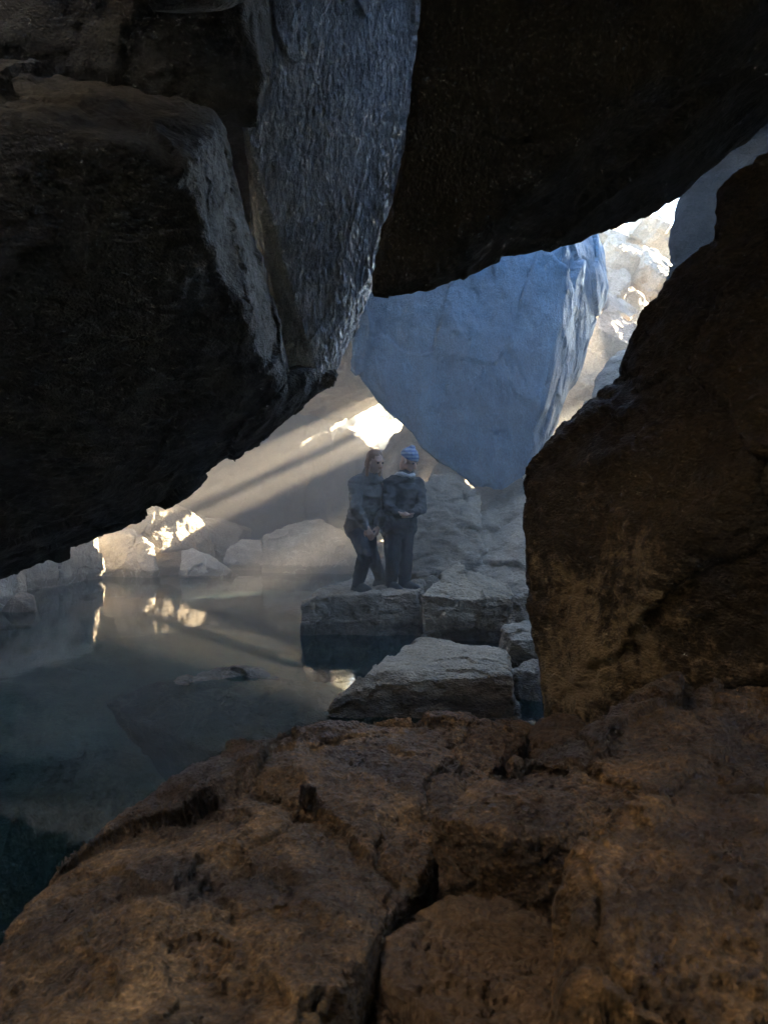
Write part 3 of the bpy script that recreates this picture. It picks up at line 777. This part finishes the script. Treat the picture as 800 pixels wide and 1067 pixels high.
# shrubs on the slope beyond the small mouth
def shrub(x, y, z, r, label):
    bm = bmesh.new()
    rng = random.Random(int(x * 100 + y))
    for _ in range(700):
        d = Vector((rng.gauss(0, 1), rng.gauss(0, 1), abs(rng.gauss(0, 0.8)))).normalized() * r * rng.uniform(0.35, 1)
        c = Vector((x, y, z)) + d
        q = Matrix.Rotation(rng.uniform(0, 6.28), 3, Vector((rng.gauss(0, 1), rng.gauss(0, 1), rng.gauss(0, 1))).normalized())
        s = r * 0.09
        vs = [bm.verts.new(c + q @ Vector(v)) for v in ((-s, 0, 0), (0, -s * .5, 0), (s, 0, 0), (0, s * .5, 0))]
        bm.faces.new(vs)
    for k in range(7):
        a = k * 0.9
        capsule(bm, Vector((x, y, z - 0.2)), Vector((x + math.cos(a) * r * .6, y + math.sin(a) * r * .6, z + r * .6)), 0.03, 0.012)
    me = bpy.data.meshes.new('shrub')
    bm.to_mesh(me); bm.free()
    tag(link('shrub', me, M_shrub), label, 'shrub', 'shrubs outside the small cave mouth')


gr = bpy.data.objects['ground']
bpy.context.view_layer.update()
eye = Vector((0, 0, CAM_H))
for (px, py, r, lab) in ((398, 429, .30, 'small dark shrub on the bright slope outside, highest of three'), (408, 436, .34, 'dark shrub on the bright slope outside nearest the blue boulder'), (392, 436, .2, 'tiny dark shrub on the bright slope outside, lowest of three')):
    hit, loc, nor, idx = gr.ray_cast(eye, (P(px, py, 10) - eye).normalized(), depsgraph=bpy.context.evaluated_depsgraph_get())
    if hit:
        shrub(loc.x, loc.y, loc.z, r * loc.y / 22.0, lab)

# ------------------------------------------------------------------ people
def frame(f, up=(0, 0, 1)):
    f = Vector(f).normalized()
    r = f.cross(Vector(up)).normalized()
    u = r.cross(f)
    return Matrix((r, f, u)).transposed()            # x right of the face, y forward, z up


def build_part(name, bm, vox, mat, root, ops=(), sm=2, seed=5):
    me = remeshed(bm, vox)
    smooth_mesh(me, sm)
    if ops: displace(me, ops, seed)
    finish(me)
    set_coords(me, coords(me) - np.array(root.location))
    o = bpy.data.objects.new(name, me)
    COL.objects.link(o)
    me.materials.append(mat)
    o.parent = root
    return o


def ell(bm, c, R, off, sc):
    hull_into(bm, sphere_pts(c + R @ Vector(off), 1.0, sc, R))


def hand(bm, wrist, direction, palm_n, curl=0.5):
    d = Vector(direction).normalized()
    n = Vector(palm_n); n = (n - d * n.dot(d)).normalized()
    s = d.cross(n)
    k0 = wrist + d * 0.085
    for t in (-1, 1):
        capsule(bm, wrist, k0 + s * 0.026 * t, 0.024, 0.016)
    capsule(bm, k0 - s * .026, k0 + s * .026, .016, .015)
    for j, L in enumerate((0.068, 0.078, 0.072, 0.056)):
        b = k0 + s * (-0.03 + 0.02 * j)
        m = b + (d * math.cos(curl) + n * math.sin(curl)) * L * 0.55
        e = m + (d * math.cos(curl * 2.2) + n * math.sin(curl * 2.2)) * L * 0.5
        chain(bm, [(b, .0095), (m, .0088), (e, .0075)])
    tb = wrist + d * 0.025 - s * 0.022
    tm = tb + (d * .6 - s * .7 + n * .35).normalized() * 0.042
    te = tm + (d * .9 - s * .1 + n * .5).normalized() * 0.034
    chain(bm, [(tb, .014), (tm, .011), (te, .009)])


def person(label, J, look, mats, hat=None, hair_len=0.0, scarf=False):
    base = (J['footL'] + J['footR']) / 2
    root = bpy.data.objects.new('person', None)
    COL.objects.link(root)
    root.location = base
    bpy.context.view_layer.update()
    tag(root, label, 'person')
    R = frame(look)
    H = J['head']
    # one continuous body
    bm = bmesh.new()
    ell(bm, H, R, (0, -0.012, 0.028), (0.074, 0.093, 0.088))
    ell(bm, H, R, (0, 0.018, -0.035), (0.060, 0.072, 0.082))
    ell(bm, H, R, (0, 0.052, -0.088), (0.032, 0.03, 0.026))
    capsule(bm, H + R @ Vector((0, .088, .008)), H + R @ Vector((0, .110, -.034)), .010, .016)
    capsule(bm, H + R @ Vector((-.022, .080, -.066)), H + R @ Vector((.022, .080, -.066)), .010, .010)
    capsule(bm, H + R @ Vector((-.045, .072, .026)), H + R @ Vector((.045, .072, .026)), .013, .013)
    for t in (-1, 1):
        ell(bm, H, R, (.076 * t, -.008, -.012), (.012, .022, .034))
    chain(bm, [(H + R @ Vector((0, -.03, -.06)), .058), (J['neck'], .062)])
    chest = (J['shL'] + J['shR']) / 2 + Vector((0, 0, -.14))
    pel = (J['hipL'] + J['hipR']) / 2
    hull_into(bm, sphere_pts(J['shL'], .06) + sphere_pts(J['shR'], .06) + sphere_pts(chest, .13))
    hull_into(bm, sphere_pts(J['neck'], .055) + sphere_pts(J['shL'], .05) + sphere_pts(J['shR'], .05))
    hull_into(bm, sphere_pts(chest, .13) + sphere_pts(pel, .13) + sphere_pts(J['hipL'], .08) + sphere_pts(J['hipR'], .08))
    for q in 'LR':
        chain(bm, [(J['sh' + q], .055), (J['el' + q], .042), (J['wr' + q], .028)])
        hand(bm, J['wr' + q], J['hd' + q], J['hn' + q])
        chain(bm, [(J['hip' + q], .085), (J['kn' + q], .058), (J['foot' + q] + Vector((0, 0, .08)), .042)])
        chain(bm, [(J['foot' + q] + Vector((0, 0, .06)), .04), (J['foot' + q] + J['toe' + q] * .15 + Vector((0, 0, .035)), .03)])
    build_part('body', bm, 0.0085, mats['skin'], root, sm=1)
    for t in (-1, 1):
        bm = bmesh.new()
        hull_into(bm, sphere_pts(H + R @ Vector((.032 * t, .083, .008)), .0125))
        me = bpy.data.meshes.new('eye'); bm.to_mesh(me); bm.free(); finish(me)
        set_coords(me, coords(me) - np.array(root.location))
        o = bpy.data.objects.new('eye', me); COL.objects.link(o); me.materials.append(mats['eye']); o.parent = root
    # jacket
    bm = bmesh.new()
    hull_into(bm, sphere_pts(J['shL'], .076) + sphere_pts(J['shR'], .076) + sphere_pts(chest, .145))
    hull_into(bm, sphere_pts(J['neck'] + Vector((0, 0, -.03)), .085) + sphere_pts(J['shL'], .075) + sphere_pts(J['shR'], .075))
    hull_into(bm, sphere_pts(chest, .145) + sphere_pts(pel + Vector((0, 0, .02)), .150) + sphere_pts(J['hipL'], .125) + sphere_pts(J['hipR'], .125))
    for q in 'LR':
        e = J['wr' + q]
        chain(bm, [(J['sh' + q], .074), (J['el' + q], .060), (J['el' + q].lerp(e, .9), .047)])
    hull_into(bm, sphere_pts(J['neck'] + Vector((0, 0, -.02)), .09) + sphere_pts(J['neck'] + Vector((0, 0, .035)), .078))
    build_part('jacket', bm, 0.010, mats['jacket'], root, [('ridge', (7, 7, 13), .020, 3), ('fbm', 16, .006, 2)], 1)
    # trousers
    bm = bmesh.new()
    hull_into(bm, sphere_pts(pel, .14) + sphere_pts(J['hipL'], .105) + sphere_pts(J['hipR'], .105))
    for q in 'LR':
        chain(bm, [(J['hip' + q], .108), (J['kn' + q], .078), (J['foot' + q] + Vector((0, 0, .10)), .066)])
    build_part('trousers', bm, 0.010, mats['trousers'], root, [('ridge', (7, 7, 9), .012, 3)], 2)
    for q in 'LR':
        bm = bmesh.new()
        f, tt = J['foot' + q], J['toe' + q]
        chain(bm, [(f + Vector((0, 0, .11)), .056), (f - tt * .03 + Vector((0, 0, .05)), .05)])
        hull_into(bm, sphere_pts(f - tt * .05 + Vector((0, 0, .04)), .042) + sphere_pts(f + tt * .16 + Vector((0, 0, .034)), .038) + sphere_pts(f + Vector((0, 0, .08)), .05)
                  + [f + Vector((a, b, 0)) + tt * c for c in (-.07, .18) for a in (-.035, .035) for b in (-.035, .035)])
        sh = build_part('boot', bm, 0.008, mats['boot'], root, sm=1)
    if hat:
        bm = bmesh.new()
        hull_into(bm, [p for p in sphere_pts(H + R @ Vector((0, -.015, .035)), 1.0, (.094, .112, .115), R) if (R.transposed() @ (p - H)).z > .025])
        ell(bm, H, R, (0, -.015, .042), (.098, .116, .034))
        ell(bm, H, R, (0, -.03, .15), (.035, .035, .02))
        build_part('beanie', bm, 0.008, hat, root, [('fbm', 30, .003, 2)], 2)
    if hair_len:
        bm = bmesh.new()
        ell(bm, H, R, (0, -.030, .048), (.084, .092, .082))
        ell(bm, H, R, (0, -.06, -.03), (.080, .052, .10))
        for t in (-1, 1):
            chain(bm, [(H + R @ Vector((.070 * t, -.02, .03)), .026), (H + R @ Vector((.082 * t, -.015, -.07)), .024), (H + R @ Vector((.085 * t, .01, -.08 - hair_len)), .014)])
        build_part('hair', bm, 0.009, mats['hair'], root, [('ridge', (20, 20, 4), .008, 3)], 1)
    if scarf:
        bm = bmesh.new()
        for k in range(12):
            a, b = k / 12 * math.tau, (k + 1) / 12 * math.tau
            c = J['neck'] + Vector((0, 0, .02))
            capsule(bm, c + Vector((math.cos(a) * .088, math.sin(a) * .088, .012 * math.sin(2 * a))), c + Vector((math.cos(b) * .088, math.sin(b) * .088, .012 * math.sin(2 * b))), .026, .026)
        build_part('collar', bm, 0.009, mats['collar'], root, [('ridge', 18, .006, 2)], 1)
    return root


M_skin = plain_mat('skin', (0.42, 0.26, 0.19), 0.55, 30, 0.12)
M_eye = plain_mat('dark_eye', (0.02, 0.016, 0.014), 0.2)
M_hair = plain_mat('brown_hair', (0.16, 0.08, 0.04), 0.5, 80, 0.4)
M_jkt_l = plain_mat('light_grey_jacket', (0.075, 0.071, 0.066), 0.7, 25, 0.25)
M_jkt_d = plain_mat('dark_jacket', (0.015, 0.015, 0.017), 0.7, 25, 0.3)
M_trs = plain_mat('dark_trousers', (0.018, 0.019, 0.024), 0.75, 40, 0.3)
M_boot = plain_mat('dark_boot', (0.025, 0.023, 0.022), 0.6)
M_white = plain_mat('white_fleece', (0.36, 0.38, 0.40), 0.9)
M_hat = plain_mat('striped_blue_knit', (0.07, 0.13, 0.26), 0.95, 90, 0.3, stripes=((0.2, 0.27, 0.36), 8.0))
mats_l = dict(skin=M_skin, eye=M_eye, hair=M_hair, jacket=M_jkt_l, trousers=M_trs, boot=M_boot)
mats_r = dict(skin=M_skin, eye=M_eye, hair=M_hair, jacket=M_jkt_d, trousers=M_trs, boot=M_boot, collar=M_white)
V = Vector
person('person with long hair in a light grey jacket leaning on one bent knee', dict(
    head=P(391, 481, 7.9), neck=P(385, 496, 7.96), shL=P(371, 504, 7.9), shR=P(394, 503, 8.1), hipL=P(370, 549, 8.0), hipR=P(381, 550, 8.12),
    elL=P(371, 530, 7.72), wrL=P(382, 549, 7.62), elR=P(400, 527, 8.05), wrR=P(394, 548, 7.9), hdL=V((.4, -.2, -.9)), hnL=V((.2, 1, -.3)), hdR=V((-.2, -.4, -.9)), hnR=V((-1, .2, 0)),
    knL=P(380, 577, 7.8), footL=P(373, 617, 7.9), toeL=V((.75, -.66, 0)), knR=P(386, 575, 8.3), footR=P(396, 611, 8.5), toeR=V((.8, -.6, 0))),
    (0.62, -0.70, -0.28), mats_l, None, 0.10)
person('person in a striped blue beanie and dark jacket looking down at the hands', dict(
    head=P(426, 480, 8.0), neck=P(422, 497, 8.05), shL=P(406, 505, 8.0), shR=P(436, 506, 8.1), hipL=P(408, 551, 8.0), hipR=P(422, 551, 8.08),
    elL=P(405, 530, 7.85), wrL=P(416, 535, 7.65), elR=P(439, 529, 7.95), wrR=P(428, 537, 7.68), hdL=V((.9, -.2, -.3)), hnL=V((0, .3, 1)), hdR=V((-.85, -.3, -.1)), hnR=V((0, .3, 1)),
    knL=P(409, 582, 7.92), footL=P(407, 616, 7.95), toeL=V((.6, -.8, 0)), knR=P(422, 582, 8.0), footR=P(421, 615, 8.05), toeR=V((.85, -.5, 0))),
    (0.72, -0.50, -0.48), mats_r, M_hat, 0.0, True)

# ------------------------------------------------------------------ air
def build_haze():
    t = NT('haze_air')
    v = t.n('ShaderNodeVolumePrincipled')
    v.inputs['Color'].default_value = (0.82, 0.91, 1.0, 1)
    v.inputs['Density'].default_value = 0.006
    v.inputs['Anisotropy'].default_value = 0.4
    t.l(v.outputs[0], t.out.inputs['Volume'])
    bm = bmesh.new()
    bmesh.ops.create_cube(bm, size=1)
    me = bpy.data.meshes.new('haze')
    bm.to_mesh(me); bm.free()
    o = link('haze', me, t.m)
    R = 7.6 * 1.3 * (1.11 ** 40) + 3
    o.scale = (2 * R + 20, 2 * R + 30, 13.0)
    o.location = (0, 6.5, -2.6 + 6.5)
    tag(o, 'pale steam and haze hanging in the whole cave', None, None, 'stuff')



def build_steam():
    """the thicker steam that stands over the warm water at the back of the cave"""
    t = NT('steam_air')
    v = t.n('ShaderNodeVolumePrincipled')
    v.inputs['Color'].default_value = (1.0, 0.965, 0.91, 1)
    v.inputs['Density'].default_value = 0.045
    v.inputs['Anisotropy'].default_value = 0.35
    t.l(v.outputs[0], t.out.inputs['Volume'])
    bm = bmesh.new()
    hull_into(bm, [W(-6.5, 9, -.3), W(1.1, 6.6, -.3), W(-1.2, 6.4, -.3), W(3.4, 9.6, -.3), W(-6, 15.2, -.3), W(4, 12.2, -.3), W(.6, 15.6, .2), W(-4, 8.6, 2.2), W(-.7, 6.6, 2.4), W(1.0, 6.8, 2.0), W(3.4, 10.0, 4.6), W(-.6, 9.4, 4.2), W(-5, 14, 3.8), W(.5, 15.6, 3.6), W(3.2, 12, 4.8)])
    me = bpy.data.meshes.new('steam')
    bm.to_mesh(me); bm.free()
    tag(link('steam', me, t.m), 'thicker steam standing over the water at the back of the cave', None, None, 'stuff')


build_steam()


build_haze()

# ------------------------------------------------------------------ camera and render
cd = bpy.data.cameras.new('camera')
cam = bpy.data.objects.new('camera', cd)
COL.objects.link(cam)
cam.location = (0, 0, CAM_H)
cam.rotation_euler = (math.pi / 2 - PITCH, 0, 0)
cd.sensor_fit = 'VERTICAL'
cd.sensor_height = 36
cd.lens = 36 * FPX / 1067
cd.clip_start = 0.05
cd.clip_end = 3000
cd.dof.use_dof = True
cd.dof.focus_distance = 7.0
cd.dof.aperture_fstop = 7.0
S.camera = cam

S.render.engine = 'CYCLES'
cy = S.cycles
cy.use_denoising = True
cy.denoiser = 'OPENIMAGEDENOISE'
cy.use_adaptive_sampling = True
cy.adaptive_threshold = 0.01
cy.max_bounces = 6
cy.diffuse_bounces = 4
cy.glossy_bounces = 3
cy.transmission_bounces = 3
cy.volume_bounces = 1
cy.transparent_max_bounces = 8
cy.sample_clamp_indirect = 4.0
cy.caustics_reflective = False
cy.caustics_refractive = False
S.view_settings.view_transform = 'Standard'
S.view_settings.look = 'None'
S.view_settings.gamma = 1
S.view_settings.use_white_balance = True
S.view_settings.white_balance_temperature = 7400
S.view_settings.exposure = 5.4
